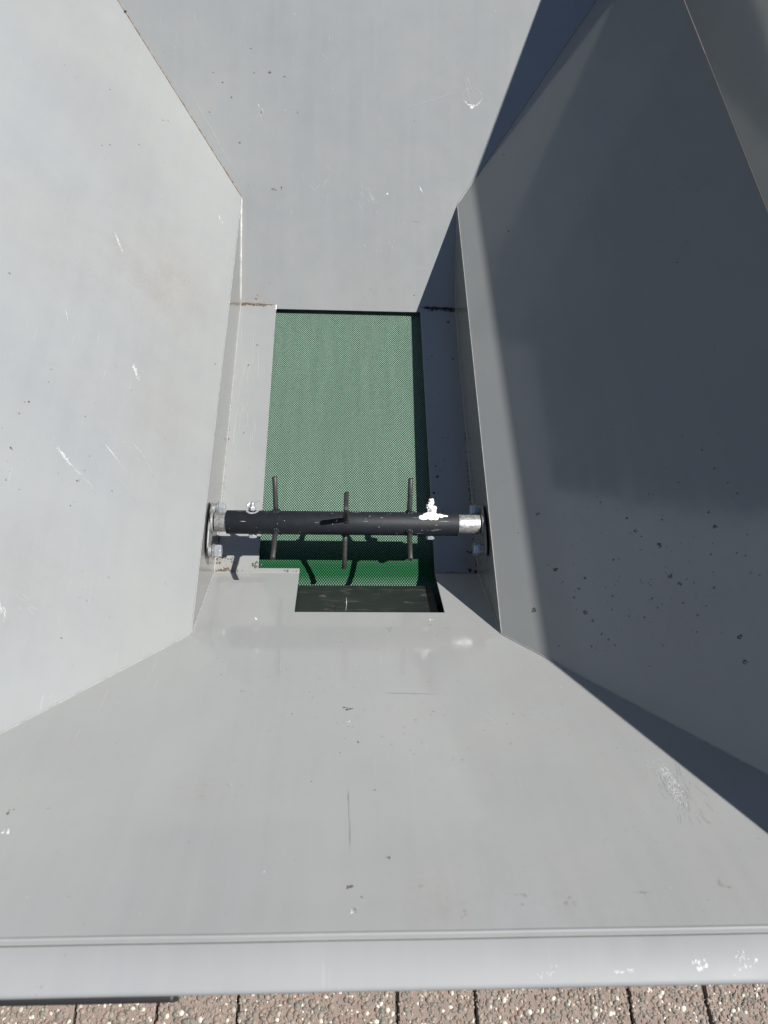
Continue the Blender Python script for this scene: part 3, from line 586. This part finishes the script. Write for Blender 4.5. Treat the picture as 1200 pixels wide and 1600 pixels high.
# split pin through the left bolt
cb = Vector((-.1525, YR, ZR)) + BD*(RT+.0105)
bm = bmesh.new(); tube(bm, cb+Vector((-.006,-.001,0)), cb+Vector((.0125,.006,.003)), [(0,.0009),(.0195,.0009)], 8); tube(bm, cb+Vector((-.008,-.003,-.001)), cb+Vector((-.004,.002,0)), [(0,.0024),(.0060,.0024)], 10)
obj('split_pin', bm, M['nut'], b1)
def surf(x, ang, h=0): return Vector((x, YR+(RT+h)*cos(ang), ZR+(RT+h)*sin(ang)))
def lump(bm, c, n_, r, fl=.4):
    q = Vector(n_).to_track_quat('Z', 'Y').to_matrix().to_4x4()
    bmesh.ops.create_icosphere(bm, subdivisions=2, radius=r, matrix=Matrix.Translation(Vector(c)) @ q @ Matrix.Diagonal((1, random.uniform(.8,1.2), fl, 1)))
def splats(pts, name, mat, parent, fl=.4, remesh=True):
    bm = bmesh.new()
    for x, ang, r in pts: lump(bm, surf(x, ang, -.0002), (0, cos(ang), sin(ang)), r, fl)
    o = obj(name, bm, mat, parent, smooth=True); o.matrix_parent_inverse = INV
    if remesh: m_ = o.modifiers.new('merge', 'REMESH'); m_.mode = 'VOXEL'; m_.voxel_size = .0006; m_.use_smooth_shade = True
    return o
A0 = radians(66)
P_ = []
for i in range(30): P_.append((random.uniform(.1235,.1425), A0+random.uniform(-.2,.42), random.uniform(.003,.0052)))
for x in (.1175,.1205,.124): P_.append((x, A0+.36, .0048))
P_ += [(.133,A0+.48,.0035),(.1345,A0+.42,.004)]
for i in range(9): P_.append((.144+i*.0018, A0+.16+random.uniform(-.06,.06), random.uniform(.0022,.0042) if i<5 else .0022))
splats(P_, 'white_splash', M['splat'], rol)
bm = bmesh.new()
for i in range(40):
    t = random.random(); lump(bm, Vector((.134+random.gauss(0,.0042*(1-.75*t)), YR, ZR)) + BD*(RT+.001+.020*t) + BS*random.gauss(0,.0036*(1-.75*t)), (random.gauss(0,.3),random.gauss(0,.3),1), random.uniform(.0026,.0040)*(1-.25*t), .8)
o = obj('white_splash', bm, M['splat'], b2, smooth=True); m_ = o.modifiers.new('merge', 'REMESH'); m_.mode = 'VOXEL'; m_.voxel_size = .0006; m_.use_smooth_shade = True
splats([(-.1525+.0085*cos(t), radians(45)+.42*sin(t), .0022) for t in [i*.3 for i in range(21)]], 'paint_chip', M['seam'], rol, .3, False)
# chips and scratches in the roller paint
bm = bmesh.new()
for i in range(42):
    x = random.uniform(XA+.005, XB_-.005); an = radians(random.uniform(55,175)); n_ = Vector((0,cos(an),sin(an)))
    if random.random() < .5: p = surf(x, an, .00012); sliver(bm, p, p+Vector((random.uniform(.002,.018), 0, 0)), n_, random.uniform(.0003,.0007), .0001)
    else: blob(bm, surf(x, an, -.0001), n_, random.uniform(.0003,.0010), .0003, 6, .5)
o = obj('paint_chips', bm, M['pale'], rol, kind='stuff'); o.matrix_parent_inverse = INV

# loose crumbs lying on the flange
bm = bmesh.new()
for i in range(6): blob(bm, (-.1560+random.gauss(0,.003), -.0500+random.gauss(0,.0015), .0002), (0,0,1), random.uniform(.0012,.0026), .0015, 7, .5)
obj('leaf_crumb', bm, M['leaf'], label='small dry leaf crumb at the edge of the left floor flange', cat='leaf crumb')

# ================================================================ dark boarded wall, mirrored in the right panel
M['dark_wall'] = flat('tarred_boards', (.030,.030,.028), .85, var=.3, scale=6, bump=.4)
wl = empty('shed_wall', (-4.0, 3.4, GZ), label='tall dark boarded shed wall mirrored dimly in the right side panel', cat='wall')
d0 = Vector((-4.0, 3.21, GZ)); dv = Vector((.80, .60, 0)).normalized(); me0 = None
for i in range(34):
    if me0 is None:
        bm = bmesh.new(); box(bm, (0, 0, 2.6), (.196, .03, 5.2)); ob = obj('board', bm, M['dark_wall'], wl); bevel_mod(ob, .004); me0 = ob.data
    else:
        ob = bpy.data.objects.new('board', me0); C.objects.link(ob); ob.parent = wl; bevel_mod(ob, .004)
    p_ = d0 + dv*(.2*i+.1); ob.location = (p_.x+4.0, p_.y-3.4, random.uniform(-.01, 0)); ob.rotation_euler = (0, 0, math.atan2(dv.y, dv.x)+random.uniform(-.01,.01))

# pale rendered wall whose lower left stretch shows as the lighter half of the right panel's reflection
M['render_wall'] = flat('grey_render', (.27,.295,.32), .9, var=.12, scale=4, bump=.4)
hw = empty('house_wall', (-4.25, 1.55, GZ), label='pale rendered house wall mirrored dimly in the lower half of the right side panel', cat='wall')
bm = bmesh.new(); box(bm, (0, 0, 3.6), (.3, 3.7, 7.2)); obj('wall', bm, M['render_wall'], hw)
bm = bmesh.new(); box(bm, (.04, 0, .15), (.32, 3.74, .3)); obj('plinth', bm, M['earth'], hw)
bm = bmesh.new(); box(bm, (.06, 0, 7.24), (.5, 3.8, .08)); obj('coping', bm, M['earth'], hw)
